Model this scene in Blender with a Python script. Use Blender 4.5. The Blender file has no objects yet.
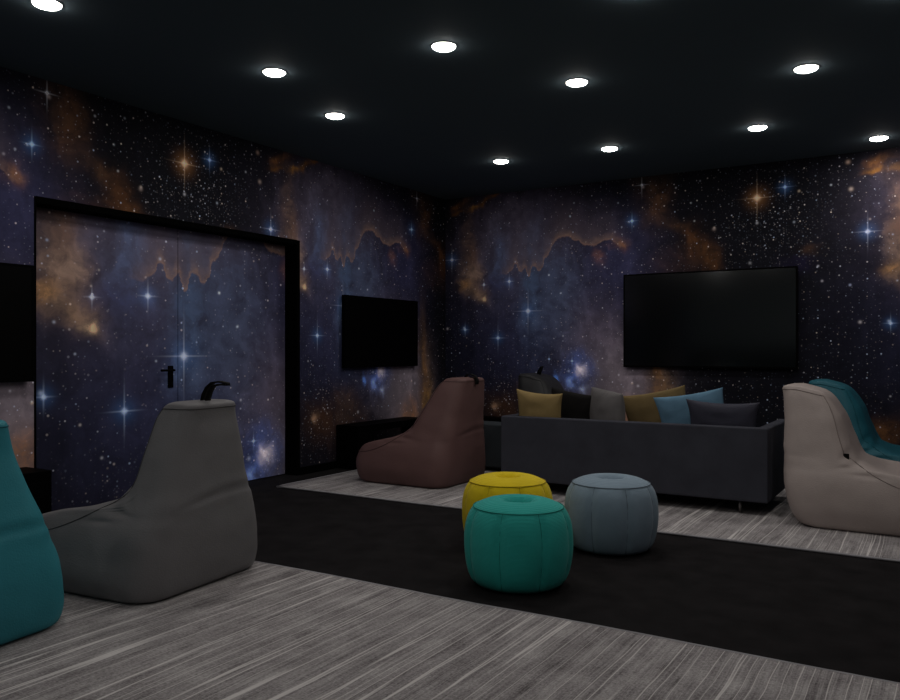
import bpy, bmesh, math, random
from mathutils import Vector, Matrix, noise as mnoise
random.seed(7)
C = bpy.context.scene.collection
sc = bpy.context.scene

# ---------------------------------------------------------------- camera, world, exposure
H_CAM = 1.16
cam_d = bpy.data.cameras.new('camera'); cam = bpy.data.objects.new('camera', cam_d); C.objects.link(cam)
cam_d.sensor_width = 36.0; cam_d.lens = 32.31; cam_d.clip_start = .05
cam.location = (0, 0, H_CAM); cam.rotation_euler = (math.radians(90), 0, math.radians(31.6565))
sc.camera = cam
w = bpy.data.worlds.new('world'); sc.world = w; w.use_nodes = True
w.node_tree.nodes['Background'].inputs[0].default_value = (0.5, .6, .8, 1)
w.node_tree.nodes['Background'].inputs[1].default_value = 0.0
sc.view_settings.view_transform = 'Standard'; sc.view_settings.look = 'None'
sc.view_settings.gamma = 1; sc.view_settings.use_curve_mapping = False
sc.view_settings.exposure = 0.0
sc.cycles.use_denoising = True
sc.cycles.max_bounces = 6
sc.cycles.sample_clamp_indirect = 3.0
LAMP_W = 3.05            # watts of each ceiling downlight
ROOM = dict(x0=-5.12, x1=2.6, y0=-2.6, y1=8.2, z=2.96)
# positions of the ceiling downlights
LAMPS = [(-3.98, 2.47), (-3.71, 3.85), (-2.54, 4.05), (-4.0, 4.81), (-2.12, 5.06), (-3.62, 6.80), (-2.57, 6.88),
         (-.77, 5.58), (-1.31, 6.86), (-.50, 7.74), (-1.33, 3.93), (-.19, 4.60), (1.4, 5.6),
         (-2.65, 1.55), (-.9, 1.3), (.9, 2.1), (-3.9, -.2), (-1.9, -1.0), (.2, -.7), (1.7, .3)]

# ---------------------------------------------------------------- helpers
def lin(c):
    return tuple((v/255/12.92) if v/255 <= .04045 else ((v/255+.055)/1.055)**2.4 for v in c)
def link(o, parent=None):
    C.objects.link(o)
    if parent is not None: o.parent = parent
    return o
def tag(o, label=None, cat=None, group=None, kind=None):
    if label: o['label'] = label
    if cat: o['category'] = cat
    if group: o['group'] = group
    if kind: o['kind'] = kind
    return o
def empty(name, loc, rz=0):
    o = bpy.data.objects.new(name, None); o.location = loc; o.rotation_euler = (0, 0, rz)
    o.empty_display_size = .1
    C.objects.link(o); return o
def obj(name, bm, mat, parent=None, smooth=True, bevel=0, seg=2, subsurf=0):
    me = bpy.data.meshes.new(name); bmesh.ops.recalc_face_normals(bm, faces=bm.faces); bm.to_mesh(me); bm.free()
    me.materials.append(mat)
    for p in me.polygons: p.use_smooth = smooth
    o = bpy.data.objects.new(name, me); link(o, parent)
    if bevel:
        m = o.modifiers.new('bevel', 'BEVEL'); m.width = bevel; m.segments = seg; m.limit_method = 'ANGLE'; m.angle_limit = math.radians(40)
        m.harden_normals = True
    if subsurf:
        m = o.modifiers.new('sub', 'SUBSURF'); m.levels = subsurf; m.render_levels = subsurf
    return o
def box(bm, x0, x1, y0, y1, z0, z1):
    vs = [bm.verts.new((x, y, z)) for z in (z0, z1) for y in (y0, y1) for x in (x0, x1)]
    for f in ((0, 1, 3, 2), (4, 6, 7, 5), (0, 4, 5, 1), (2, 3, 7, 6), (0, 2, 6, 4), (1, 5, 7, 3)):
        bm.faces.new([vs[i] for i in f])
def boxbm(*a):
    bm = bmesh.new(); box(bm, *a); return bm
def tube(bm, pts, r, n=8, closed=False):
    pts = [Vector(p) for p in pts]; N = len(pts); rings = []
    up = Vector((0, 0, 1))
    for i, p in enumerate(pts):
        a = pts[(i-1) % N] if (closed or i > 0) else p
        b = pts[(i+1) % N] if (closed or i < N-1) else p
        t = (b-a).normalized()
        u = t.cross(up)
        if u.length < 1e-3: u = t.cross(Vector((1, 0, 0)))
        u.normalize(); v = t.cross(u)
        rings.append([bm.verts.new(p + u*r*math.cos(2*math.pi*k/n) + v*r*math.sin(2*math.pi*k/n)) for k in range(n)])
    m = N if closed else N-1
    for i in range(m):
        A, B = rings[i], rings[(i+1) % N]
        # pick the twist that keeps the rings aligned
        off = min(range(n), key=lambda o: (A[0].co-B[o].co).length)
        for k in range(n):
            bm.faces.new((A[k], A[(k+1) % n], B[(k+1+off) % n], B[(k+off) % n]))
    if not closed:
        bm.faces.new(rings[0]); bm.faces.new(rings[-1][::-1])
def lathe(bm, prof, n=48, cx=0, cy=0):
    rings = []
    for r, z in prof:
        if r < 1e-5: rings.append([bm.verts.new((cx, cy, z))])
        else: rings.append([bm.verts.new((cx+r*math.cos(2*math.pi*k/n), cy+r*math.sin(2*math.pi*k/n), z)) for k in range(n)])
    for A, B in zip(rings, rings[1:]):
        for k in range(n):
            a, b = A[k % len(A)], A[(k+1) % n % len(A)] if len(A) > 1 else A[0]
            c, d = B[(k+1) % n % len(B)] if len(B) > 1 else B[0], B[k % len(B)]
            vs = []
            for v in (a, b, c, d):
                if v not in vs: vs.append(v)
            if len(vs) > 2: bm.faces.new(vs)

# ---------------------------------------------------------------- materials
class NT:
    def __init__(s, tree): s.t = tree; s.n = tree.nodes; s.l = tree.links
    def new(s, typ, **kw):
        nd = s.n.new(typ)
        for k, v in kw.items(): setattr(nd, k, v)
        return nd
    def put(s, sock, v):
        if isinstance(v, bpy.types.NodeSocket): s.l.new(v, sock)
        elif v is not None: sock.default_value = v
    def math(s, op, a, b=None, clamp=False):
        nd = s.new('ShaderNodeMath', operation=op, use_clamp=clamp)
        s.put(nd.inputs[0], a)
        if b is not None: s.put(nd.inputs[1], b)
        return nd.outputs[0]
    def mix(s, fac, a, b, mode='MIX'):
        nd = s.new('ShaderNodeMix', data_type='RGBA', blend_type=mode)
        s.put(nd.inputs[0], fac); s.put(nd.inputs[6], a); s.put(nd.inputs[7], b)
        return nd.outputs[2]
    def mapping(s, vec, loc=(0, 0, 0), rot=(0, 0, 0), scale=(1, 1, 1), typ='POINT'):
        nd = s.new('ShaderNodeMapping', vector_type=typ)
        s.l.new(vec, nd.inputs[0]); nd.inputs[1].default_value = loc; nd.inputs[2].default_value = rot; nd.inputs[3].default_value = scale
        return nd.outputs[0]
    def noise(s, vec, scale, detail=3, rough=.55, dim='3D'):
        nd = s.new('ShaderNodeTexNoise', noise_dimensions=dim)
        s.l.new(vec, nd.inputs['Vector']); nd.inputs['Scale'].default_value = scale
        nd.inputs['Detail'].default_value = detail; nd.inputs['Roughness'].default_value = rough
        return nd
    def ramp(s, fac, stops, interp='LINEAR'):
        nd = s.new('ShaderNodeValToRGB'); s.l.new(fac, nd.inputs[0]); cr = nd.color_ramp; cr.interpolation = interp
        while len(cr.elements) < len(stops): cr.elements.new(.5)
        for e, (p, c) in zip(cr.elements, stops): e.position = p; e.color = tuple(c)+(1,)
        return nd.outputs[0]
    def rng(s, v, a, b, c, d, smooth=False):
        nd = s.new('ShaderNodeMapRange', interpolation_type='SMOOTHSTEP' if smooth else 'LINEAR')
        s.put(nd.inputs[0], v)
        for i, x in enumerate((a, b, c, d)): nd.inputs[i+1].default_value = x
        return nd.outputs[0]

def mat(name, color, rough=.8, metal=0, spec=.3, bump=None, vary=0, sheen=0, coat=0):
    m = bpy.data.materials.new(name); m.use_nodes = True; t = NT(m.node_tree); p = t.n['Principled BSDF']
    p.inputs['Roughness'].default_value = rough; p.inputs['Metallic'].default_value = metal
    p.inputs['Specular IOR Level'].default_value = spec
    tc = t.new('ShaderNodeTexCoord').outputs['Object']
    col = tuple(color)+(1,)
    nz = t.noise(tc, 6, 4)
    k = t.rng(nz.outputs[0], .3, .7, 1-vary, 1+vary)
    c = t.mix(1.0, col, k, 'MULTIPLY'); t.l.new(c, p.inputs['Base Color'])
    if sheen: p.inputs['Sheen Weight'].default_value = sheen
    if coat: p.inputs['Coat Weight'].default_value = coat
    if bump:
        kind, scale, strength, dist = bump
        b = t.new('ShaderNodeBump'); b.inputs['Strength'].default_value = strength; b.inputs['Distance'].default_value = dist
        if kind == 'leather':
            v = t.new('ShaderNodeTexVoronoi'); t.l.new(tc, v.inputs['Vector']); v.inputs['Scale'].default_value = scale
            h = t.math('ADD', v.outputs['Distance'], t.math('MULTIPLY', t.noise(tc, 9, 3).outputs[0], 2.0))
        elif kind == 'weave':
            a1 = t.new('ShaderNodeTexWave', bands_direction='X'); a2 = t.new('ShaderNodeTexWave', bands_direction='Z'); a3 = t.new('ShaderNodeTexWave', bands_direction='Y')
            for a in (a1, a2, a3):
                t.l.new(tc, a.inputs['Vector']); a.inputs['Scale'].default_value = scale; a.inputs['Distortion'].default_value = 1.2
            h = t.math('ADD', t.math('ADD', a1.outputs['Fac'], a2.outputs['Fac']), a3.outputs['Fac'])
        elif kind == 'rib':
            a1 = t.new('ShaderNodeTexWave', bands_direction='Z'); t.l.new(tc, a1.inputs['Vector'])
            a1.inputs['Scale'].default_value = scale; a1.inputs['Distortion'].default_value = 1.5; a1.inputs['Detail'].default_value = 2
            h = t.math('ADD', a1.outputs['Fac'], t.noise(tc, 160, 2).outputs[0])
        else:
            h = t.noise(tc, scale, 5, .65).outputs[0]
        t.l.new(h, b.inputs['Height']); t.l.new(b.outputs[0], p.inputs['Normal'])
    return m
def emit(name, color, strength):
    m = bpy.data.materials.new(name); m.use_nodes = True; p = m.node_tree.nodes['Principled BSDF']
    p.inputs['Base Color'].default_value = (.8, .8, .8, 1); p.inputs['Emission Color'].default_value = tuple(color)+(1,); p.inputs['Emission Strength'].default_value = strength
    return m

# ---------------------------------------------------------------- the printed star field (texture space: s metres along, z metres up, repeats every 4.41 m)
GAIN = 4.6
BLOBS=[
(1.05,1.45,1.15,1.1,0,(30,31,50),1),
(5.46,1.45,1.15,1.1,0,(30,31,50),1),
(0.85,2.35,0.9,0.75,0,(58,52,66),1),
(5.26,2.35,0.9,0.75,0,(58,52,66),1),
(0.74,2.486,0.5,0.5,0,(58,52,62),0.9),
(1.455,2.64,0.4,0.3,0,(26,22,30),0.8),
(0.25,2.335,0.1,0.55,4,(72,56,50),0.9),
(0.277,2.046,0.16,0.24,8,(96,78,68),1),
(0.345,1.813,0.2,0.1,-28,(96,76,60),1),
(0.437,1.736,0.035,0.035,0,(190,160,125),1),
(0.191,1.907,0.1,0.07,20,(124,92,60),1),
(0.267,2.25,0.1,0.16,0,(70,52,46),0.8),
(0.058,2.787,0.12,0.035,12,(76,50,24),1),
(0.304,2.8,0.12,0.035,8,(96,66,34),1),
(0.439,2.881,0.1,0.04,60,(96,62,20),1),
(0.571,2.949,0.12,0.03,25,(80,50,20),0.9),
(0.649,2.171,0.22,0.5,0,(54,60,82),1),
(1.08,1.832,0.24,0.8,0,(44,55,76),1),
(1.42,1.654,0.36,0.65,0,(45,50,70),1),
(1.386,1.699,0.3,0.6,0,(44,50,68),0.9),
(1.86,1.214,0.5,0.65,0,(62,56,68),1),
(2.17,0.845,0.5,0.5,0,(80,73,82),1),
(2.055,0.648,0.42,0.6,0,(88,80,86),1),
(1.765,0.752,0.4,0.4,0,(54,50,56),0.8),
(2.424,1.217,0.1,0.7,0,(50,36,24),0.9),
(2.52,0.55,0.14,0.5,-5,(92,68,40),1),
(2.458,0.933,0.12,0.45,0,(84,60,38),0.8),
(2.167,0.476,0.22,0.2,10,(104,70,42),0.8),
(2.437,2.502,0.2,0.08,0,(36,24,16),0.9),
(2.716,2.438,0.2,0.08,-10,(44,29,18),0.9),
(2.896,2.233,0.22,0.08,-45,(54,34,18),1),
(3.014,2.056,0.2,0.12,-70,(56,34,16),1),
(2.593,2.06,0.4,0.25,0,(32,20,16),0.9),
(2.425,2.789,0.22,0.45,0,(36,24,17),1),
(2.484,2.681,0.12,0.22,-10,(52,33,18),1),
(2.86,2.247,0.14,0.2,0,(46,27,14),0.9),
(2.115,2.287,0.07,0.09,0,(86,60,56),0.9),
(1.86,2.155,0.05,0.09,20,(120,78,54),1),
(1.972,2.244,0.12,0.04,-15,(80,54,44),0.9),
(2.101,2.095,0.5,0.65,0,(32,32,52),1),
(2.081,2.278,0.1,0.07,-40,(92,60,40),0.9),
(3.931,2.124,0.12,0.07,0,(36,24,18),0.9),
(3.844,1.979,0.15,0.1,0,(16,12,32),0.6),
(0.691,0.478,0.32,0.2,-10,(64,40,22),1),
(0.604,0.532,0.06,0.06,0,(190,150,120),0.9),
(1.038,0.542,0.3,0.25,0,(54,40,34),0.8),
(1.118,0.406,0.45,0.35,0,(34,24,20),0.8),
(0.14,0.381,0.14,0.14,0,(80,52,28),0.8),
(1.608,0.921,0.2,0.22,0,(44,66,120),0.9),
(1.631,0.932,0.07,0.08,0,(170,160,170),0.9),
(1.348,0.873,0.05,0.06,0,(60,90,150),0.9),
(1.538,0.789,0.05,0.05,0,(90,110,160),0.9),
(1.678,0.76,0.06,0.05,0,(130,140,170),0.9),
(0.55,0.45,0.5,0.4,0,(14,10,12),0.8),
(4.96,0.45,0.5,0.4,0,(14,10,12),0.8),
(0.597,1.91,0.3,0.2,0,(34,36,60),0.6),
(0.1,2.866,0.14,0.05,15,(84,54,30),0.9),
]
STARS=[
(1.006,1.599,(190,205,240),0.032,0.26,1),
(0.623,1.298,(150,185,250),0.024,0.17,1),
(0.002,2.232,(180,190,240),0.026,0.17,1),
(3.459,2.629,(255,190,130),0.042,0.22,1),
(3.712,2.708,(110,150,240),0.02,0.12,1),
(2.213,2.511,(130,185,250),0.022,0.1,1),
(2.318,2.876,(200,205,230),0.018,0.13,0),
(0.184,1.399,(150,185,250),0.018,0.09,1),
(0.437,1.917,(180,200,250),0.018,0.07,0),
(0.768,1.942,(200,220,250),0.02,0.1,1),
(1.538,1.04,(140,180,250),0.014,0.07,0),
(1.264,1.06,(120,160,240),0.012,0.05,0),
]
MEDS=[
(0.236,1.778,(170,190,240),0.012),
(0.372,1.243,(230,210,200),0.011),
(0.846,2.161,(160,190,250),0.014),
(1.261,1.991,(210,220,220),0.012),
(1.402,1.783,(170,190,200),0.011),
(0.82,1.572,(180,200,240),0.01),
(0.505,2.276,(180,190,220),0.008),
(0.345,1.615,(170,190,250),0.01),
(0.201,2.191,(120,160,240),0.011),
(0.432,1.975,(200,170,160),0.009),
(0.476,2.064,(170,150,130),0.009),
(0.562,1.014,(230,200,190),0.009),
(2.331,2.854,(180,150,150),0.02),
(-0.159,2.88,(190,130,100),0.026),
(-0.134,2.63,(180,140,120),0.026),
(3.836,2.657,(220,170,120),0.016),
(3.394,2.004,(110,110,120),0.02),
(3.053,2.361,(130,100,90),0.024),
(0.02,2.343,(150,120,110),0.014),
(-0.06,1.414,(230,210,220),0.02),
(0.171,1.419,(170,200,250),0.02),
(-0.142,1.754,(150,170,250),0.016),
(4.034,1.801,(190,180,210),0.015),
(4.0,1.942,(200,200,240),0.014),
(3.459,2.387,(200,200,220),0.018),
(3.792,2.369,(160,180,220),0.015),
(4.11,2.685,(200,210,240),0.013),
(2.916,2.853,(120,130,150),0.012),
(2.826,2.641,(150,170,190),0.012),
(1.561,2.762,(150,170,200),0.012),
(1.514,2.624,(150,200,220),0.014),
(2.027,2.41,(140,130,150),0.014),
(2.061,2.714,(140,160,190),0.012),
(1.432,1.314,(200,200,210),0.012),
(0.492,1.056,(190,190,210),0.012),
(0.182,0.747,(190,190,210),0.012),
(0.727,0.588,(200,200,220),0.012),
(1.264,1.992,(190,200,210),0.013),
(1.408,1.787,(170,180,200),0.012),
(2.278,0.785,(180,180,200),0.02),
(3.056,2.375,(190,160,140),0.014),
(2.86,2.457,(210,210,220),0.012),
(2.101,2.456,(170,190,230),0.012),
(2.674,2.81,(210,220,240),0.012),
(0.961,1.318,(160,180,230),0.013),
(1.247,0.528,(190,190,210),0.02),
(2.068,0.897,(190,190,210),0.014),
(2.214,0.812,(210,170,110),0.016),
(1.913,2.043,(170,180,210),0.012),
(1.499,0.93,(170,190,240),0.02),
(2.182,2.502,(160,190,240),0.014),
(1.517,2.617,(150,170,200),0.012),
]
RIDGE=[
(0.707,2.046),
(0.793,2.067),
(0.85,2.148),
(0.92,2.048),
(0.962,2.101),
(1.018,1.993),
(1.073,2.115),
(1.156,2.056),
(1.21,2.195),
(1.251,2.229),
(1.318,2.348),
(1.398,2.404),
(1.478,2.41),
(1.583,2.364),
(1.699,2.293),
(1.839,2.307),
(1.964,2.346),
(2.099,2.258),
(2.172,2.265),
]
def nebula_group():
    g = bpy.data.node_groups.new('star_field_print', 'ShaderNodeTree')
    g.interface.new_socket('Vector', in_out='INPUT', socket_type='NodeSocketVector')
    g.interface.new_socket('Color', in_out='OUTPUT', socket_type='NodeSocketColor')
    t = NT(g); gi = t.new('NodeGroupInput'); go = t.new('NodeGroupOutput')
    sp = t.new('ShaderNodeSeparateXYZ'); t.l.new(gi.outputs[0], sp.inputs[0])
    wr = t.new('ShaderNodeMath', operation='WRAP'); t.l.new(sp.outputs[0], wr.inputs[0]); wr.inputs[1].default_value = 4.16; wr.inputs[2].default_value = -.25
    cb = t.new('ShaderNodeCombineXYZ'); t.l.new(wr.outputs[0], cb.inputs[0]); t.l.new(sp.outputs[1], cb.inputs[1])
    P = cb.outputs[0]
    U = gi.outputs[0]      # not wrapped, so the gas shows no seam
    # domain warp for the gas clouds
    n1 = t.noise(U, 3.2, 5, .6)
    off = t.new('ShaderNodeVectorMath', operation='MULTIPLY_ADD')
    t.l.new(n1.outputs[1], off.inputs[0]); off.inputs[1].default_value = (.26, .26, 0); off.inputs[2].default_value = (-.13, -.13, 0)
    ad = t.new('ShaderNodeVectorMath', operation='ADD'); t.l.new(P, ad.inputs[0]); t.l.new(off.outputs[0], ad.inputs[1]); Q = ad.outputs[0]
    ua = t.new('ShaderNodeVectorMath', operation='ADD'); t.l.new(U, ua.inputs[0]); t.l.new(off.outputs[0], ua.inputs[1]); QU = ua.outputs[0]
    fb = t.noise(QU, 6.5, 8, .68).outputs[0]
    st = t.noise(t.mapping(QU, scale=(9, 2.2, 1)), 1.0, 5, .6).outputs[0]
    f1 = t.math('MULTIPLY', t.rng(fb, .28, .72, .25, 1.5), t.rng(st, .3, .7, .6, 1.35))
    col = None; cur = tuple(v*GAIN for v in lin((5, 5, 9)))+(1,)
    def chain(vec, c):      # same vector, evaluated after c, so that the shader keeps few values alive at once
        nd = t.new('ShaderNodeVectorMath', operation='MULTIPLY_ADD')
        t.l.new(c, nd.inputs[0]); nd.inputs[1].default_value = (0, 0, 1e-7); t.l.new(vec, nd.inputs[2]); return nd.outputs[0]
    Qc = Q
    for i, (s, z, rs, rz, ang, c, amp) in enumerate(BLOBS):
        if i and i % 4 == 0: Qc = chain(Q, cur)
        mp = t.mapping(Qc, (s, z, 0), (0, 0, math.radians(ang)), (rs, rz, 1), 'TEXTURE')
        d = t.new('ShaderNodeVectorMath', operation='DOT_PRODUCT'); t.l.new(mp, d.inputs[0]); t.l.new(mp, d.inputs[1])
        ga = t.math('POWER', .16, d.outputs['Value'])
        big = rs*rz > .25
        fac = t.math('MULTIPLY', ga, amp if big else t.math('MULTIPLY', f1, amp), clamp=True)
        cc = tuple(v*GAIN for v in lin(c))+(1,)
        cur = t.mix(fac, cur, cc)
    # fine cloud modulation
    cur = t.mix(1.0, cur, t.math('ADD', t.math('MULTIPLY', f1, .55), .5), 'MULTIPLY')
    P = chain(P, cur)
    # bright rim of gas: a wavy edge, sharp below and fading above
    sq = t.new('ShaderNodeSeparateXYZ')
    wq = t.noise(P, 14, 4, .6)
    o2 = t.new('ShaderNodeVectorMath', operation='MULTIPLY_ADD'); t.l.new(wq.outputs[1], o2.inputs[0]); o2.inputs[1].default_value = (.08, .08, 0); o2.inputs[2].default_value = (-.04, -.04, 0)
    a2 = t.new('ShaderNodeVectorMath', operation='ADD'); t.l.new(P, a2.inputs[0]); t.l.new(o2.outputs[0], a2.inputs[1]); t.l.new(a2.outputs[0], sq.inputs[0])
    fc = t.new('ShaderNodeFloatCurve'); cm = fc.mapping; cv = cm.curves[0]
    S0, S1, Z0, Z1 = .6, 2.3, 1.8, 2.6
    pts = [((s-S0)/(S1-S0), (z-Z0)/(Z1-Z0)) for s, z in RIDGE]
    while len(cv.points) < len(pts): cv.points.new(.5, .5)
    for p_, q in zip(cv.points, pts): p_.location = q
    cm.update()
    u = t.rng(sq.outputs[0], S0, S1, 0, 1)
    t.l.new(u, fc.inputs['Value'])
    zr = t.math('ADD', t.math('MULTIPLY', fc.outputs[0], Z1-Z0), Z0)
    dz = t.math('SUBTRACT', sq.outputs[1], zr)
    K = lambda c: tuple(v*GAIN for v in lin(c))
    env = t.ramp(t.rng(dz, -.02, .5, 0, 1), [(0, (0, 0, 0)), (.035, (.75, .75, .75)), (.08, (.6, .6, .6)), (.2, (.5, .5, .5)), (.55, (.3, .3, .3)), (1, (0, 0, 0))])
    rc = t.ramp(t.rng(dz, -.02, .4, 0, 1), [(0, K((108, 82, 68))), (.08, K((94, 75, 66))), (.25, K((68, 58, 62))), (1, K((54, 48, 58)))])
    msk = t.math('MULTIPLY', t.rng(sq.outputs[0], .62, .8, 0, 1, True), t.rng(sq.outputs[0], 1.9, 2.25, 1, 0, True))
    cur = t.mix(t.math('MULTIPLY', t.math('MULTIPLY', env, msk), t.rng(fb, .3, .65, .45, 1.1), clamp=True), cur, rc)
    # the scatter of small stars
    add = cur; P = chain(P, cur)
    clus = t.math('POWER', .2, t.new_dot(P, (3.62, 2.38, 0), (.45, .48, 1)))
    clus2 = t.math('POWER', .2, t.new_dot(P, (1.6, .98, 0), (.3, .26, 1)))
    clus3 = t.math('POWER', .2, t.new_dot(P, (.62, .62, 0), (.4, .4, 1)))
    clus = t.math('ADD', clus, t.math('POWER', .2, t.new_dot(P, (-.79, 2.38, 0), (.45, .48, 1))))
    dark = t.math('ADD', t.math('MULTIPLY', clus, 1.3), t.math('ADD', t.math('MULTIPLY', clus2, 1.4), t.math('MULTIPLY', clus3, .9)))
    for scale, r, pw, gain, m in ((9, .085, 6, 1.5, None), (17, .12, 7, .9, None), (30, .17, 6, .4, None), (13, .12, 5, 1.5, dark), (24, .19, 10, 1.4, dark), (44, .25, 10, .5, dark)):
        P = chain(P, add)
        v = t.new('ShaderNodeTexVoronoi', voronoi_dimensions='2D'); t.l.new(P, v.inputs['Vector']); v.inputs['Scale'].default_value = scale
        sc_ = t.new('ShaderNodeSeparateColor'); t.l.new(v.outputs['Color'], sc_.inputs[0])
        disc = t.rng(v.outputs['Distance'], r*.25, r, 1, 0, True)
        b = t.math('MULTIPLY', disc, t.math('MULTIPLY', t.math('POWER', sc_.outputs[0], pw), gain))
        if m is not None: b = t.math('MULTIPLY', b, m)
        tint = t.mix(sc_.outputs[1], (.55, .7, 1, 1), (1, .82, .68, 1))
        add = t.mix(b, add, tint, 'ADD')
    # named bright stars, with diffraction crosses
    cnt = 0
    def spot(s, z, rx, rz, color, k, base=.1):
        nonlocal add, P, cnt
        cnt += 1
        if cnt % 4 == 0: P = chain(P, add)
        d = t.new_dot(P, (s, z, 0), (rx, rz, 1))
        add = t.mix(t.math('MULTIPLY', t.math('POWER', base, d), k), add, tuple(v/255 for v in color)+(1,), 'ADD')
    for s, z, c, core, spike, halo in STARS:
        P = chain(P, add)
        spot(s, z, core, core, c, 1.6)
        spot(s, z, spike*.72, .007, c, .55); spot(s, z, .007, spike, c, .55)
        if halo:
            hc = (255, 110, 30) if c[0] > 220 else (30, 90, 230)
            spot(s, z, core*(2.6 if c[0] > 250 else 3.4), core*(2.6 if c[0] > 250 else 3.4), hc, .32, .2)
    for s, z, c, r in MEDS: spot(s, z, r, r, c, .8)
    t.l.new(add, go.inputs[0])
    return g
def _dot(self, P, c, r):
    mp = self.mapping(P, c, (0, 0, 0), r, 'TEXTURE')
    d = self.new('ShaderNodeVectorMath', operation='DOT_PRODUCT'); self.l.new(mp, d.inputs[0]); self.l.new(mp, d.inputs[1])
    return d.outputs['Value']
NT.new_dot = _dot
NEB = nebula_group()
def print_mat(name, along, a, b, za, zb, rough=.75, spec=.15):
    """a wallpaper material: s = along*a + b, z = Z*za + zb in the wall object's own coordinates"""
    m = bpy.data.materials.new(name); m.use_nodes = True; t = NT(m.node_tree); p = t.n['Principled BSDF']
    tc = t.new('ShaderNodeTexCoord'); sp = t.new('ShaderNodeSeparateXYZ'); t.l.new(tc.outputs['Object'], sp.inputs[0])
    cb = t.new('ShaderNodeCombineXYZ')
    t.l.new(t.math('ADD', t.math('MULTIPLY', sp.outputs[along], a), b), cb.inputs[0])
    t.l.new(t.math('ADD', t.math('MULTIPLY', sp.outputs['Z'], za), zb), cb.inputs[1])
    g = t.new('ShaderNodeGroup'); g.node_tree = NEB; t.l.new(cb.outputs[0], g.inputs[0]); t.l.new(g.outputs[0], p.inputs['Base Color'])
    p.inputs['Roughness'].default_value = rough; p.inputs['Specular IOR Level'].default_value = spec
    return m
M = {}
M['paper_back'] = print_mat('wallpaper_back', 'X', 1, 5.03, 1, 0)
M['paper_left'] = print_mat('wallpaper_left', 'Y', 1, -5.27, 1, 0)
M['paper_door'] = print_mat('door_print', 'Y', .69, 1.0-.69*4.425, .735, .783, .6, .2)
M['ceiling'] = mat('ceiling_paint', (.108, .147, .172), .85, spec=.1)
M['paint'] = mat('pale_grey_paint', (.42, .50, .53), .8)
M['carpet'] = mat('black_carpet', (.0125, .0112, .0118), .95, spec=.1, vary=.35, bump=('noise', 220, .6, .004))
M['black'] = mat('black_lacquer', (.0012, .0012, .0013), .6, spec=.04)
M['black_frame'] = mat('black_door_frame', (.0012, .0012, .0012), .8, spec=.03)
M['screen'] = mat('tv_glass', (.003, .004, .0045), .12, spec=1.0)
M['screen_matte'] = mat('tv_glass_matte', (.001, .001, .001), .5, spec=.06)
M['metal'] = mat('brushed_metal', (.35, .33, .32), .35, metal=1)
M['trim'] = mat('lamp_trim', (.05, .05, .055), .5)
M['lens'] = emit('lamp_lens', (1, .96, .90), 30)

# rugs: woven strands running down the room
def rug_mat(name, seed):
    m = bpy.data.materials.new(name); m.use_nodes = True; t = NT(m.node_tree); p = t.n['Principled BSDF']
    tc = t.new('ShaderNodeTexCoord').outputs['Object']
    wob = t.noise(tc, 1.6, 2)
    o = t.new('ShaderNodeVectorMath', operation='MULTIPLY_ADD'); t.l.new(wob.outputs[1], o.inputs[0]); o.inputs[1].default_value = (.03, 0, 0); o.inputs[2].default_value = (seed, 0, 0)
    a = t.new('ShaderNodeVectorMath', operation='ADD'); t.l.new(tc, a.inputs[0]); t.l.new(o.outputs[0], a.inputs[1]); V = a.outputs[0]
    wide = t.noise(t.mapping(V, scale=(11, .5, 1)), 1, 2, .5).outputs[0]
    mid = t.noise(t.mapping(V, scale=(60, 2.2, 1)), 1, 3, .65).outputs[0]
    fine = t.noise(t.mapping(V, scale=(150, 70, 1)), 1, 3, .7).outputs[0]
    rows = t.noise(t.mapping(V, scale=(38, 190, 1)), 1, 2, .6).outputs[0]
    pat = t.noise(t.mapping(V, scale=(9, 6, 1)), 1, 2, .6).outputs[0]
    f = t.math('ADD', t.math('ADD', t.math('MULTIPLY', wide, .34), t.math('MULTIPLY', mid, .62)), t.math('ADD', t.math('MULTIPLY', fine, .65), t.math('ADD', t.math('MULTIPLY', rows, .42), t.math('MULTIPLY', pat, .40))))
    c = t.ramp(t.rng(f, .98, 1.48, 0, 1), [(0, (.13, .115, .118)), (.35, (.27, .25, .252)), (.6, (.37, .345, .345)), (.85, (.48, .455, .45)), (1, (.60, .575, .565))])
    ln = t.noise(t.mapping(V, scale=(24, .25, 1)), 1, 0, .5).outputs[0]
    lines = t.rng(t.math('ABSOLUTE', t.math('SUBTRACT', ln, .5)), 0, .032, 1, 0, True)
    ln2 = t.noise(t.mapping(V, scale=(70, .5, 1)), 1, 0, .5).outputs[0]
    lines2 = t.rng(t.math('ABSOLUTE', t.math('SUBTRACT', ln2, .5)), 0, .04, 1, 0, True)
    c = t.mix(t.math('MULTIPLY', lines2, .35), c, (.60, .57, .56, 1))
    c = t.mix(t.math('MULTIPLY', lines, .8), c, (.80, .76, .74, 1))
    t.l.new(c, p.inputs['Base Color']); p.inputs['Roughness'].default_value = .95; p.inputs['Specular IOR Level'].default_value = .05
    b = t.new('ShaderNodeBump'); b.inputs['Strength'].default_value = .6; b.inputs['Distance'].default_value = .006
    t.l.new(f, b.inputs['Height']); t.l.new(b.outputs[0], p.inputs['Normal'])
    return m
M['rug'] = rug_mat('rug_weave', 0); M['rug2'] = rug_mat('rug_weave_far', 5.3)
M['rug_edge'] = mat('rug_binding', (.36, .35, .37), .95, spec=.05, vary=.2, bump=('noise', 300, .5, .003))

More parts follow.
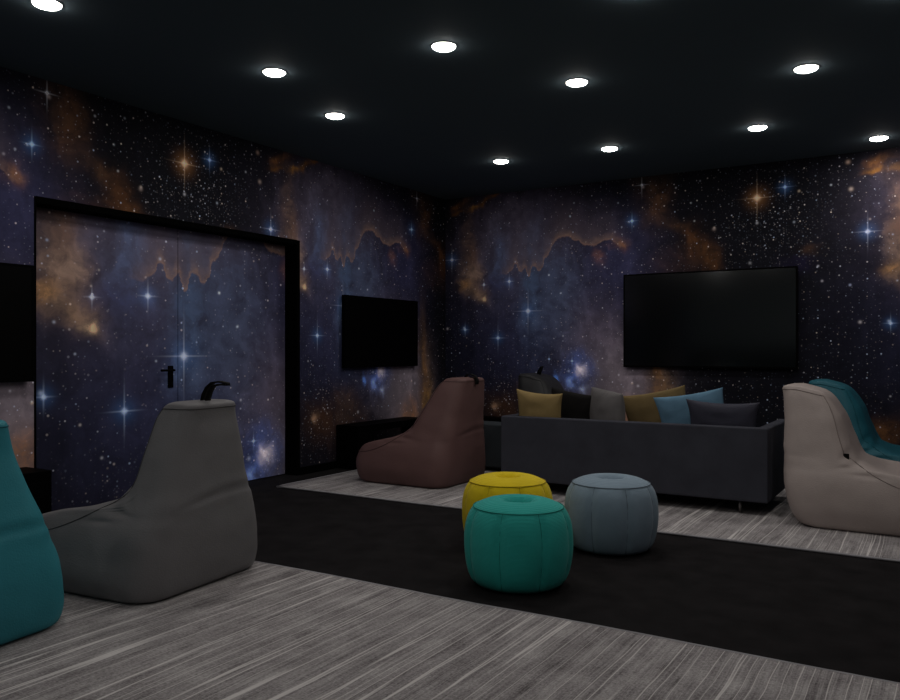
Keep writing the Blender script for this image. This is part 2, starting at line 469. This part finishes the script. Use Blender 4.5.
# ---------------------------------------------------------------- the room
R = ROOM; x0, x1, y0, y1, zc = R['x0'], R['x1'], R['y0'], R['y1'], R['z']
T = .12
def struct(name, bm, m, parent=None, **k):
    o = obj(name, bm, m, parent, smooth=False, **k)
    if parent is None: o['kind'] = 'structure'
    return o
struct('floor', boxbm(x0-.4, x1+T, y0-T, y1+T, -.1, 0), M['carpet'])
struct('ceiling', boxbm(x0-.4, x1+T, y0-T, y1+T, zc, zc+.1), M['ceiling'])
struct('wall_back', boxbm(x0-T, x1+T, y1, y1+T, 0, zc), M['paper_back'])
D0, D1, DT, DX = 3.09, 5.645, 2.174, -5.264      # door opening along Y, its top, plane of the leaves
bm = bmesh.new()
W = .24
box(bm, x0-W, x0, y0, D0, 0, zc); box(bm, x0-W, x0, D1, y1, 0, zc); box(bm, x0-W, x0, D0, D1, DT, zc)
struct('wall_left', bm, M['paper_left'])
struct('wall_right', boxbm(x1, x1+T, y0, y1, 0, zc), M['paper_left'])
struct('wall_front', boxbm(x0, x1, y0-T, y0, 0, zc), M['paint'])
struct('added_dark_panel', boxbm(x0, x1, y0, y0+.02, 0, 1.2), M['black'])      # unseen black panel added behind the camera, darkens the large television's lower reflection
# black lining of the door recess: jambs and head
bm = bmesh.new()
box(bm, DX-.03, x0+.003, D0-.002, D0+.012, 0, DT); box(bm, DX-.03, x0+.003, D1-.036, D1+.002, 0, DT); box(bm, DX-.03, x0+.003, D0+.012, D1-.036, DT-.040, DT+.002)
struct('trim_1', bm, M['black_frame'])
bm = bmesh.new(); box(bm, x0, x0+.012, D1, y1, 0, .07)
struct('baseboard_left', bm, M['black_frame'])
bm = bmesh.new(); box(bm, x0, x1, y1-.012, y1, 0, .07)
struct('baseboard_back', bm, M['black_frame'])
YS = 4.375
def leaf(name, ya, yb):
    o = struct(name, boxbm(DX-.04, DX, ya, yb, .006, DT-.042), M['paper_door'], bevel=.002, seg=1)
    return o
d1 = leaf('door_1', D0+.014, YS-.0025); d2 = leaf('door_2', YS+.0025, D1-.038)
# lever handle on its plate, on the near leaf beside the seam
hy = 4.30
pl = obj('handle_plate', boxbm(DX, DX+.008, hy-.026, hy+.026, .86, 1.035), M['black'], d1, bevel=.004)
bm = bmesh.new(); tube(bm, [(DX+.008, hy, 1.0), (DX+.05, hy, 1.0), (DX+.055, hy-.012, 1.0), (DX+.055, hy-.13, 1.0)], .0095, 10)
obj('door_handle', bm, M['black'], d1)
# ---------------------------------------------------------------- rugs
def rug(name, xa, xb, ya, yb, m, label):
    bm = bmesh.new(); nx, ny, th = 60, 60, .012
    def h(x, y): return th + .0015*mnoise.noise(Vector((x*2, y*2, 1)))
    e = lambda x: .012*mnoise.noise(Vector((x*1.3, 3.1, 0)))+.004*mnoise.noise(Vector((x*9, 1, 0)))
    g = [[None]*(ny+1) for _ in range(nx+1)]
    for i in range(nx+1):
        for j in range(ny+1):
            x = xa+(xb-xa)*i/nx; y = ya+(yb-ya)*j/ny
            if j in (0, ny): y += e(x)
            g[i][j] = bm.verts.new((x, y, h(x, y)))
    for i in range(nx):
        for j in range(ny): bm.faces.new((g[i][j], g[i+1][j], g[i+1][j+1], g[i][j+1]))
    rim = [g[i][0] for i in range(nx+1)]+[g[nx][j] for j in range(1, ny+1)]+[g[i][ny] for i in range(nx-1, -1, -1)]+[g[0][j] for j in range(ny-1, 0, -1)]
    low = [bm.verts.new((v.co.x, v.co.y, .0005)) for v in rim]
    n = len(rim)
    for k in range(n): bm.faces.new((rim[k], low[k], low[(k+1) % n], rim[(k+1) % n]))
    bm.faces.new(low)
    edge = [v.co.copy() for v in rim]
    o = obj(name, bm, m); tag(o, label, 'rug')
    bm = bmesh.new(); tube(bm, [(v.x, v.y, .008) for v in edge], .0075, 8, closed=True)
    obj('binding', bm, M['rug_edge'], o)
    return o
rug('rug', -4.35, 1.3, .55, 3.18, M['rug'], 'grey and white striped woven rug in the foreground under the teal and grey bean bags')
rug('rug', -4.82, 1.3, 5.04, 7.88, M['rug2'], 'grey striped woven rug farther back under the sofa')

# ---------------------------------------------------------------- bean bag chairs
RINGS = [  # z, x back, x front, half width, corner radius
    (.0, .06, .86, .372, .12), (.008, .035, .89, .392, .13), (.03, .015, .925, .408, .14), (.09, .004, .955, .416, .15), (.18, -.002, .965, .412, .15), (.26, -.005, .945, .398, .15),
    (.315, -.007, .905, .385, .15), (.345, -.008, .85, .375, .145), (.368, -.009, .77, .365, .14), (.39, -.01, .67, .357, .135), (.415, -.012, .56, .350, .13),
    (.45, -.014, .47, .340, .125), (.52, -.02, .395, .320, .12), (.6, -.028, .345, .295, .11), (.68, -.038, .300, .272, .10), (.76, -.05, .252, .248, .09),
    (.83, -.062, .205, .226, .08), (.872, -.070, .165, .208, .072), (.893, -.070, .14, .198, .066), (.905, -.058, .12, .186, .06), (.912, -.03, .09, .15, .05), (.914, .0, .06, .08, .03)]
THICK = {.39: .60, .415: .49, .45: .43, .52: .398, .6: .368, .68: .342, .76: .318, .83: .290, .872: .262, .893: .235, .905: .205, .912: .16, .914: .1}
def bag_ring(z, xb, xf, w, r, n=64):
    cx = (xb+xf)/2; a = (xf-xb)/2; r = min(r, a*.98, w*.98); out = []
    # evenly spread points on a rounded rectangle, fixed count per side / corner
    q = n//8
    def corner(sx, sy, a0):
        return [(cx+sx*(a-r)+r*math.cos(a0+math.pi/2*k/q), sy*(w-r)+r*math.sin(a0+math.pi/2*k/q)) for k in range(q)]
    def side(p, qq, cnt):
        return [(p[0]+(qq[0]-p[0])*k/cnt, p[1]+(qq[1]-p[1])*k/cnt) for k in range(cnt)]
    c1 = corner(1, 1, 0); e1 = (cx+(a-r), w)
    s1 = side(e1, (cx-(a-r), w), q)
    c2 = corner(-1, 1, math.pi/2); s2 = side((cx-a, w-r), (cx-a, -(w-r)), q)
    c3 = corner(-1, -1, math.pi); s3 = side((cx-(a-r), -w), (cx+(a-r), -w), q)
    c4 = corner(1, -1, 1.5*math.pi); s4 = side((cx+a, -(w-r)), (cx+a, w-r), q)
    pts = c1+s1+c2+s2+c3+s3+c4+s4
    return [Vector((x, y, z)) for x, y in pts]
def smoothstep(a, b, x):
    t = max(0, min(1, (x-a)/(b-a))); return t*t*(3-2*t)
SLIM = {.415: .44, .45: .335, .52: .265, .6: .236, .68: .215, .76: .192, .83: .172, .872: .148, .893: .13, .905: .11}
BASE = {.0: .14, .008: .10, .03: .065, .09: .028, .18: .008}
def bag_surface(seed, shape='', lean=0, narrow=0, tall=1):
    RG = RINGS
    if shape == 'thick': RG = [(r[0], BASE.get(r[0], r[1]+.03*smoothstep(.3, .85, r[0])), THICK.get(r[0], r[2]), r[3], r[4]) for r in RINGS]
    if shape == 'slim': RG = [(r[0], r[1], SLIM.get(r[0], r[2]), r[3]+(.012 if r[0] < .1 else 0), r[4]) for r in RINGS]
    # refine the ring table with a Catmull-Rom pass so that the outline is smooth
    RG = [(z, xb-lean*smoothstep(.25, .9, z), xf-lean*smoothstep(.25, .9, z), w_*(1-narrow*smoothstep(.3, .9, z)), r) for z, xb, xf, w_, r in RG]
    jx, fold = {'': (.43, .7), 'slim': (.27, .7), 'thick': (.42, .35)}[shape]
    T_ = []
    for i in range(len(RG)-1):
        p0 = RG[max(i-1, 0)]; p1 = RG[i]; p2 = RG[i+1]; p3 = RG[min(i+2, len(RG)-1)]
        for k in range(3):
            t = k/3
            T_.append(tuple(.5*((2*b)+(-a+c)*t+(2*a-5*b+4*c-d)*t*t+(-a+3*b-3*c+d)*t**3) for a, b, c, d in zip(p0, p1, p2, p3)))
    T_.append(RG[-1])
    rings = [bag_ring(*r) for r in T_]
    for ri, ring in enumerate(rings):
        z, xb, xf, w, r = T_[ri]; nrm = []
        cx = (xb+xf)/2
        for p in ring:
            dx, dy = (p.x-cx)/max((xf-xb)/2, .01), p.y/max(w, .01)
            n = Vector((dx*abs(dx)**2, dy*abs(dy)**2, 0))
            if n.length > 0: n.normalize()
            d = 0
            # stuffing bulges the faces out a little, except near the floor and the top
            d += .018*(1-min(1, abs(dy))**2)*(1 if dx < 0 else .3)*smoothstep(0, .2, z)*smoothstep(.93, .7, z)
            d += .022*(1-abs((p.x-cx)/max((xf-xb)/2, .01))**2)*smoothstep(.02, .15, z)*smoothstep(.5, .25, z)
            # soft fold across the middle of the back
            if dx < 0:
                zf = .455 - .035*dy - .04*dy*dy
                d -= fold*.014*math.exp(-((z-zf)/.016)**2)*smoothstep(1.1, .3, abs(dy+.25))
                d += fold*.008*math.exp(-((z-zf-.035)/.03)**2)*smoothstep(1.1, .3, abs(dy+.25))
            # puckers where the backrest meets the seat, on both sides
            if abs(dy) > .6:
                for q, (px, pz, an) in enumerate(((jx+.01, .42, .5), (jx+.07, .355, -.1), (jx-.05, .47, .95), (jx-.02, .40, .2))):
                    ux, uz = math.cos(an), math.sin(an); ex, ez = p.x-px, z-pz
                    al = ex*ux+ez*uz; ac = -ex*uz+ez*ux
                    d -= .015*math.exp(-(ac/.012)**2)*math.exp(-(al/.06)**2)
            d += .010*mnoise.noise(Vector((p.x*4+seed*7, p.y*4, z*4))) + .004*mnoise.noise(Vector((p.x*11+seed, p.y*11, z*11)))
            nrm.append(n*d*smoothstep(0, .04, z)*smoothstep(.93, .85, z))
        for p, n in zip(ring, nrm): p += n
        # the seat pad sags in the middle
        if .3 < z < .5:
            for p in ring:
                if p.x > .45: p.z -= .035*(1-min(1, abs(p.y)/.36)**2)*smoothstep(.45, .6, p.x)*smoothstep(1.0, .8, p.x)
    if shape == 'thick':       # slumped top, falling towards the front
        for ring in rings:
            for p in ring: p.z -= .24*max(0, p.x-.06)*smoothstep(.66, .88, p.z)
    for ring in rings:
        for p in ring: p.z *= tall
    return T_, rings
def strap_bm(pts, width=.034, th=.007):
    """a folded webbing loop: flat strip following pts (x,z) at y centre"""
    bm = bmesh.new(); P = [Vector(p) for p in pts]; rows = []
    for i, p in enumerate(P):
        a = P[max(i-1, 0)]; b = P[min(i+1, len(P)-1)]; t = (b-a).normalized(); s = Vector((0, 1, 0)); n = t.cross(s).normalized()
        rows.append([bm.verts.new(p+s*sx*width/2+n*sn*th/2) for sx, sn in ((-1, -1), (1, -1), (1, 1), (-1, 1))])
    for A, B in zip(rows, rows[1:]):
        for k in range(4): bm.faces.new((A[k], A[(k+1) % 4], B[(k+1) % 4], B[k]))
    bm.faces.new(rows[0]); bm.faces.new(rows[-1][::-1])
    return bm
def bean_bag(loc, rz, m, seam, seed, label, handle=None, tagged=False, **sh):
    root = empty('bean_bag_chair', loc, rz)
    tag(root, label, 'bean bag chair', 'bean bag chairs around the room')
    T_, rings = bag_surface(seed, **sh)
    bm = bmesh.new(); V = [[bm.verts.new(p) for p in ring] for ring in rings]; n = len(V[0])
    for A, B in zip(V, V[1:]):
        for k in range(n): bm.faces.new((A[k], A[(k+1) % n], B[(k+1) % n], B[k]))
    bm.faces.new(V[0][::-1]); bm.faces.new(V[-1])
    obj('body', bm, m, root, subsurf=1)
    # piping: up both front edges of seat and backrest and round the top of the back
    q = n//8; L, Rr = [], []
    jz = .46
    i0 = next(i for i, r in enumerate(T_) if r[0] > jz); i1 = next(i for i, r in enumerate(T_) if r[0] > .880)
    for i in range(i0, i1+1):
        L.append(rings[i][q//2+1]); Rr.append(rings[i][6*q+q//2-1])
    def skin(x, z, sg):                 # point on the side panel at x and height z
        i = next(k for k, r in enumerate(T_) if r[0] >= z); f = (z-T_[i-1][0])/(T_[i][0]-T_[i-1][0]); ys = []
        for ring in (rings[i-1], rings[i]):
            pts = [p for p in ring if p.y*sg > 0]; pts.sort(key=lambda p: p.x)
            y = pts[-1].y
            for u, v in zip(pts, pts[1:]):
                if u.x <= x <= v.x: y = u.y+(v.y-u.y)*(x-u.x)/max(v.x-u.x, 1e-6)
            if sg*y < .2: y = sg*.2
            ys.append(y)
        return Vector((x, ys[0]+(ys[1]-ys[0])*f, z*sh.get('tall', 1)))
    ifr = next(i for i, r in enumerate(T_) if r[0] > .25); zf_ = T_[ifr][0]; fr = rings[ifr]
    xa = L[0].x+.02; xb_ = fr[q//2].x-.02; sideL, sideR = [], []
    for k in range(14):
        t = k/13; x = xa+(xb_-xa)*t; z = zf_+.002+(L[0].z/sh.get('tall', 1)-.012-zf_)*(1-t)**1.9
        sideL.append(skin(x, z, 1)); sideR.append(skin(x, z, -1))
    top = rings[i1]
    path = Rr + [top[k] for k in range(6*q+q//2-2, q//2+1, -1)] + L[::-1] + sideL
    path += [fr[k % n] for k in range(q//2-1, -(q//2)+1, -1)] + [fr[k] for k in range(7*q-1, 6*q+q//2, -1)] + sideR[::-1]
    bm = bmesh.new(); cl = []
    for p in path:
        if not cl or (p-cl[-1]).length > .004: cl.append(p.copy())
    cx = .3
    cl = [p + Vector((p.x-cx, p.y, .12)).normalized()*.0006 for p in cl]
    tube(bm, cl, .003, 6, closed=True)
    obj('piping', bm, seam, root)
    if handle:
        obj('handle', strap_bm(handle), M['strap'], root)
    if tagged:
        p = rings[next(i for i, r in enumerate(T_) if r[0] > .455)][6*q+q//2-1]
        o = obj('care_tag', boxbm(p.x-.004, p.x+.03, p.y-.010, p.y-.002, p.z-.03, p.z+.012), M['strap'], root, bevel=.002)
    return root
lea = lambda n, c: mat(n, c, .55, spec=.28, vary=.05, bump=('leather', 130, .25, .003))
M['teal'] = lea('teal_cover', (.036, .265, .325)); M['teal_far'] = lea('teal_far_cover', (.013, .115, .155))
M['grey'] = lea('grey_cover', (.20, .195, .20)); M['brown'] = lea('brown_cover', (.155, .085, .08))
M['beige'] = lea('beige_cover', (.42, .355, .33)); M['charcoal'] = lea('charcoal_cover', (.028, .028, .030))
M['strap'] = mat('black_strap', (.004, .004, .004), .7, spec=.15)
for k in ('teal', 'grey', 'brown', 'beige', 'charcoal', 'teal_far'):
    pass
sm = lambda n, c: mat(n, c, .7, spec=.15)
P_ = math.pi
up_handle = [(.02, 0, .900), (.01, 0, .94), (-.012, 0, .975), (-.045, 0, 1.000), (-.09, 0, 1.006), (-.135, 0, .998), (-.14, 0, .990), (-.09, 0, .992), (-.05, 0, .985), (-.03, 0, .96), (-.015, 0, .92), (-.012, 0, .90)]
drop_handle = [(.03, 0, .906), (.01, 0, .935), (-.03, 0, .94), (-.075, 0, .925), (-.095, 0, .89), (-.096, 0, .86), (-.084, 0, .855), (-.083, 0, .88), (-.065, 0, .912), (-.02, 0, .914)]
bean_bag((-3.07, 1.655, .013), P_+math.radians(6), M['teal'], sm('teal_piping', (.016, .13, .16)), 1.3, 'bright teal bean bag chair at the far left on the front rug', handle=[(x+.13, y, z-.035) for x, y, z in drop_handle], shape='slim', lean=-.13, narrow=.14, tall=.96)
bean_bag((-3.045, 2.745, .013), P_+math.radians(6), M['grey'], sm('grey_piping', (.09, .088, .09)), .4, 'large grey bean bag chair in front of the double door, black strap standing up', handle=[(x+.05, y, z-.012) for x, y, z in up_handle], shape='slim', lean=-.05, narrow=.10, tall=.985)
bean_bag((-3.505, 5.98, .013), P_, M['brown'], sm('brown_piping', (.08, .045, .042)), 2.2, 'reddish brown bean bag chair between the wall television and the sofa', handle=drop_handle)
bean_bag((-.925, 6.05, .013), 0, M['beige'], sm('beige_piping', (.27, .225, .21)), 3.1, 'beige bean bag chair at the right end of the sofa, facing right', tagged=True, shape='thick')
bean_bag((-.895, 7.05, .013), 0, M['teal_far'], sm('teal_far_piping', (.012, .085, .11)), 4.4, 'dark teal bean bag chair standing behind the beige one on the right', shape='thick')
bean_bag((-3.64, 7.44, .013), 0, M['charcoal'], sm('charcoal_piping', (.02, .02, .02)), 5.2, 'charcoal bean bag chair behind the sofa near its left end, top and black strap showing', handle=[(.10, 0, .90), (.11, 0, .94), (.14, 0, .98), (.155, 0, .985), (.14, 0, .95), (.12, 0, .90)], shape='thick')

# ---------------------------------------------------------------- poufs
def pouf(x, y, m, seam, rot, label, s=1.0):
    root = empty('pouf', (x, y, .0), rot); tag(root, label, 'pouf', 'round quilted poufs on the black floor')
    prof = [(0, .0), (.14, .0), (.2, .003), (.228, .020), (.246, .055), (.260, .115), (.267, .18), (.268, .24), (.262, .30), (.248, .345), (.232, .372), (.222, .385), (.212, .392),
            (.19, .404), (.16, .415), (.125, .422), (.10, .421), (.08, .415), (.066, .402), (.056, .384), (.042, .368), (.02, .36), (0, .358)]
    prof = [(r*s, z*s) for r, z in prof]
    n = 96; bm = bmesh.new(); rings = []
    for r, z in prof:
        if r < 1e-5: rings.append([bm.verts.new((0, 0, z))]); continue
        row = []
        for k in range(n):
            a = 2*P_*k/n; g = abs(math.sin(4*a))           # eight panels
            side = smoothstep(.01, .06, z)*smoothstep(.405, .36, z)
            gr = math.exp(-(g/.3)**2)
            rr = r*(1-.05*gr*side+.012*side) + .002*mnoise.noise(Vector((math.cos(a)*3, math.sin(a)*3, z*8)))
            # gathered creases in the top dimple
            if z > .38 and r < .15: rr += .004*math.cos(8*a)*smoothstep(.15, .05, r)
            row.append(bm.verts.new((rr*math.cos(a), rr*math.sin(a), z)))
        rings.append(row)
    for A, B in zip(rings, rings[1:]):
        for k in range(n):
            if len(A) == 1: bm.faces.new((A[0], B[k], B[(k+1) % n]))
            elif len(B) == 1: bm.faces.new((A[k], A[(k+1) % n], B[0]))
            else: bm.faces.new((A[k], A[(k+1) % n], B[(k+1) % n], B[k]))
    obj('body', bm, m, root, subsurf=1)
    bm = bmesh.new()
    R_ = .2235*s; tube(bm, [((R_+.001)*math.cos(2*P_*k/64), (R_+.001)*math.sin(2*P_*k/64), .386*s) for k in range(64)], .0024, 6, closed=True)
    obj('piping', bm, seam, root)
    for q in range(8):
        a = q*P_/4; pts = []
        for r, z in prof[3:12]:
            side = smoothstep(.01, .06, z)*smoothstep(.405, .36, z); rr = r*(1-.05*side+.012*side)+.0005
            pts.append((rr*math.cos(a), rr*math.sin(a), z))
        bm = bmesh.new(); tube(bm, pts, .0018, 6); obj('seam', bm, seam, root)
    return root
fab = lambda n, c: mat(n, c, .85, spec=.15, vary=.06, bump=('rib', 55, .35, .004), sheen=.1)
r0 = math.radians(-24+31.66)
pouf(-1.82, 3.60, fab('green_knit', (.032, .42, .37)), sm('green_seam', (.014, .22, .18)), math.radians(52), 'green pouf, the nearest of the three')
pouf(-1.68, 4.52, fab('grey_blue_knit', (.25, .335, .41)), sm('grey_blue_seam', (.12, .155, .185)), math.radians(41), 'pale grey blue pouf to the right of the green one')
pouf(-2.22, 4.25, fab('yellow_knit', (.80, .60, .012)), sm('yellow_seam', (.42, .30, .01)), math.radians(45), 'yellow pouf half hidden behind the green one')

# ---------------------------------------------------------------- sofa, its back turned to the camera
M['sofa'] = mat('charcoal_sofa_cloth', (.058, .060, .076), .9, spec=.12, vary=.12, bump=('weave', 130, .4, .002))
def cushion_bm(a, b, h, pinch=.06, n=20, seed=0, sq=.35, flat=False):
    """pillow: half sizes a, b, half thickness h, lying in the XZ plane with thickness along Y"""
    bm = bmesh.new(); grids = []
    for sgn in (1, -1):
        g = []
        for i in range(n+1):
            row = []
            for j in range(n+1):
                # ease towards the edges
                u = math.sin((2*i/n-1)*P_/2); v = math.sin((2*j/n-1)*P_/2)
                px = a*u*(1-pinch*(1-abs(v)**2)*abs(u)); pz = b*v*(1-pinch*(1-abs(u)**2)*abs(v))
                t = h*max(0, (1-u*u))**sq*max(0, (1-v*v))**sq
                t += h*.10*mnoise.noise(Vector((u*2+seed, v*2, sgn*3.0)))*(1-u*u)*(1-v*v)*3
                # creases fanning from the corners
                t -= h*.06*math.cos(9*math.atan2(1-abs(v), 1-abs(u)+1e-4))*abs(u*v)*(1-u*u*v*v)
                row.append((px, sgn*max(t, 0.0), pz))
            g.append(row)
        grids.append(g)
    vt = {}
    def V(s, i, j):
        e = i in (0, n) or j in (0, n); k = (0 if e else s, i, j)
        if k not in vt:
            p = grids[s][i][j]; vt[k] = bm.verts.new((p[0], 0 if e else p[1], p[2]))
        return vt[k]
    for s in (0, 1):
        for i in range(n):
            for j in range(n): bm.faces.new((V(s, i, j), V(s, i+1, j), V(s, i+1, j+1), V(s, i, j+1)))
    return bm
SX0, SX1, SY0, SY1 = -3.12, -1.05, 5.85, 6.75
sofa = empty('sofa', ((SX0+SX1)/2, (SY0+SY1)/2, .013)); tag(sofa, 'charcoal fabric sofa with its flat back to the camera and thin metal legs', 'sofa')
cx, cy = sofa.location.x, sofa.location.y
def sb(x0, x1, y0, y1, z0, z1): return boxbm(x0-cx, x1-cx, y0-cy, y1-cy, z0-.013, z1-.013)
obj('backrest', sb(SX0, SX1, SY0, SY0+.09, .105, .621), M['sofa'], sofa, bevel=.012, seg=3, smooth=False)
obj('base', sb(SX0+.08, SX1-.08, SY0+.09, SY1-.01, .105, .27), M['sofa'], sofa, bevel=.01, smooth=False)
obj('armrest', sb(SX0, SX0+.08, SY0+.09, SY1, .105, .621), M['sofa'], sofa, bevel=.012, seg=3, smooth=False)
obj('armrest', sb(SX1-.08, SX1, SY0+.09, SY1, .105, .621), M['sofa'], sofa, bevel=.012, seg=3, smooth=False)
mid = (SX0+SX1)/2
for a, b in ((SX0+.083, mid-.003), (mid+.003, SX1-.083)):
    obj('seat_cushion', sb(a, b, SY0+.093, SY1, .272, .42), M['sofa'], sofa, bevel=.03, seg=4)
for lx in (SX0+.2, SX1-.2):
    for ly in (SY0+.08, SY1-.1):
        bm = bmesh.new(); lathe(bm, [(0, 0), (.010, 0), (.013, .09), (0, .09)], 12, lx-cx, ly-cy)
        obj('leg', bm, M['metal'], sofa)
# low upholstered ottoman beyond the sofa's left end
ot = empty('ottoman', (-3.62, 6.83, .013)); tag(ot, 'low grey upholstered ottoman showing between the brown bean bag and the sofa', 'ottoman')
obj('body', boxbm(-.42, .42, -.13, .13, .035, .45), mat('ottoman_cloth', (.05, .058, .065), .9, spec=.1, bump=('weave', 130, .4, .002)), ot, bevel=.02, seg=3)
for lx in (-.37, .37):
    for ly in (-.09, .09):
        bm = bmesh.new(); lathe(bm, [(0, 0), (.015, 0), (.018, .04), (0, .04)], 12, lx, ly); obj('leg', bm, M['metal'], ot)

# scatter cushions propped against the sofa back
def pillow(name, loc, a, b, h, rot, m, label, seed, piping=None, **k):
    o = obj(name, cushion_bm(a, b, h, seed=seed, **k), m, subsurf=1)
    o.location = loc; o.rotation_euler = [math.radians(v) for v in rot]
    tag(o, label, 'cushion', 'scatter cushions along the sofa back')
    return o
cl = lambda n, c, r=.85: mat(n, c, r, spec=.15, vary=.12, bump=('weave', 110, .35, .002))
PZ = .42
pillow('cushion', (-2.86, 6.045, .625), .205, .205, .07, (12, 4, 3), cl('tan_cloth', (.33, .235, .10)), 'tan cushion at the left end of the sofa', 1, pinch=.12)
pillow('cushion', (-2.655, 6.225, .622), .20, .205, .06, (10, 9, -3), cl('black_cloth', (.012, .011, .011)), 'black cushion tucked between the tan and the light grey cushions', 2)
pillow('cushion', (-2.31, 6.13, .632), .215, .21, .09, (4, 5, -36), cl('silver_cloth', (.17, .16, .16), .45), 'light grey cushion turned sideways in the left half of the sofa', 3, pinch=.0, sq=.45)
pillow('cushion', (-1.96, 6.315, .635), .27, .21, .055, (9, -11, 0), cl('ochre_cloth', (.22, .155, .07)), 'ochre cushion behind the light blue one', 4, pinch=.09)
pillow('cushion', (-1.645, 6.175, .640), .265, .205, .058, (9, -10, 2), cl('light_blue_cloth', (.14, .27, .39)), 'light blue cushion leaning behind the dark slate one', 5, pinch=.09)
pillow('cushion', (-1.395, 6.035, .612), .262, .185, .06, (8, 1, 1), cl('slate_cloth', (.050, .050, .072), .45), 'dark slate oblong cushion at the right end of the sofa', 6, pinch=.13)

# ---------------------------------------------------------------- televisions
def tv(loc, rz, w, h, m, label):
    """local: screen faces +Y"""
    root = empty('television', loc, rz); tag(root, label, 'television', 'wall mounted televisions')
    obj('housing', boxbm(-w/2, w/2, -.035, -.004, 0, h), M['black'], root, bevel=.004, smooth=False)
    bm = bmesh.new(); b = .014
    box(bm, -w/2, w/2, -.004, .002, 0, b+.004); box(bm, -w/2, w/2, -.004, .002, h-b, h); box(bm, -w/2, -w/2+b, -.004, .002, b+.004, h-b); box(bm, w/2-b, w/2, -.004, .002, b+.004, h-b)
    obj('bezel', bm, M['black'], root, smooth=False)
    obj('screen', boxbm(-w/2+b, w/2-b, -.004, -.001, b+.004, h-b), m, root, smooth=False)
    obj('wall_bracket', boxbm(-w*.18, w*.18, -.055, -.035, h*.3, h*.7), M['black'], root, smooth=False)
    return root
tv((-5.063, 2.40, .955), -P_/2, 1.31, .755, M['screen_matte'], 'black television on the left wall at the left edge, before the double door')
tv((-5.063, 6.875, .982), -P_/2, 1.29, .724, M['screen_matte'], 'black television on the left wall beyond the double door')
tv((-2.045, 8.143, .982), P_, 1.69, .965, M['screen'], 'large television on the back wall above the sofa')

# ---------------------------------------------------------------- low black media tables
def table(loc, rz, w, d, h, label, ped, rail=.09):
    root = empty('media_table', loc, rz); tag(root, label, 'media table', 'low black media tables')
    obj('top', boxbm(-w/2, w/2, -d/2, d/2, h-rail, h), M['black'], root, bevel=.004, smooth=False)
    for a, b in ((-w/2, -w/2+ped[0]), (w/2-ped[1], w/2)):
        obj('side_panel', boxbm(a, b, -d/2, d/2, 0, h-rail), M['black'], root, bevel=.004, smooth=False)
    return root
table((-4.97, 6.75, .0), P_/2, 1.18, .28, .425, 'low black media table under the far television, behind the brown bean bag', (.19, .07), .068)
table((-4.97, 2.44, .0), P_/2, 1.18, .28, .40, 'low black media table at the left edge under the near television', (.07, .19), .068)
table((-2.6, 8.03, .0), 0, 3.9, .24, .40, 'long low black media table against the back wall behind the sofa', (.08, .08), .13)

# ---------------------------------------------------------------- ceiling downlights
def downlight(x, y, label):
    root = empty('downlight', (x, y, zc)); tag(root, label, 'ceiling light', 'round ceiling downlights')
    bm = bmesh.new(); lathe(bm, [(.070, -.001), (.078, -.001), (.079, -.004), (.075, -.006), (.071, -.006), (.070, -.001)], 40)
    obj('trim_ring', bm, M['trim'], root)
    bm = bmesh.new(); lathe(bm, [(.0695, -.002), (.0690, -.008), (.060, -.015), (.040, -.021), (0, -.023)], 40)
    obj('lens', bm, M['lens'], root)
    ld = bpy.data.lights.new('downlight_lamp', 'AREA'); ld.shape = 'DISK'; ld.size = .13; ld.energy = LAMP_W; ld.color = (1, .96, .93)
    lo = bpy.data.objects.new('lamp', ld); lo.location = (0, 0, -.026); link(lo, root)
    return root
where = ['at the top left corner of the picture', 'second from the left, above the double door', 'large, top centre', 'above the far end of the double door', 'right of the top centre one',
         'near the far left corner of the room', 'nearest the back wall above the sofa', 'large, upper right', 'above the television on the back wall', 'at the right edge near the back wall',
         'just above the top of the picture, centre right']
for i, (x, y) in enumerate(LAMPS):
    downlight(x, y, 'round white ceiling downlight '+where[i] if i < len(where) else 'ceiling downlight beyond the edge of the picture')
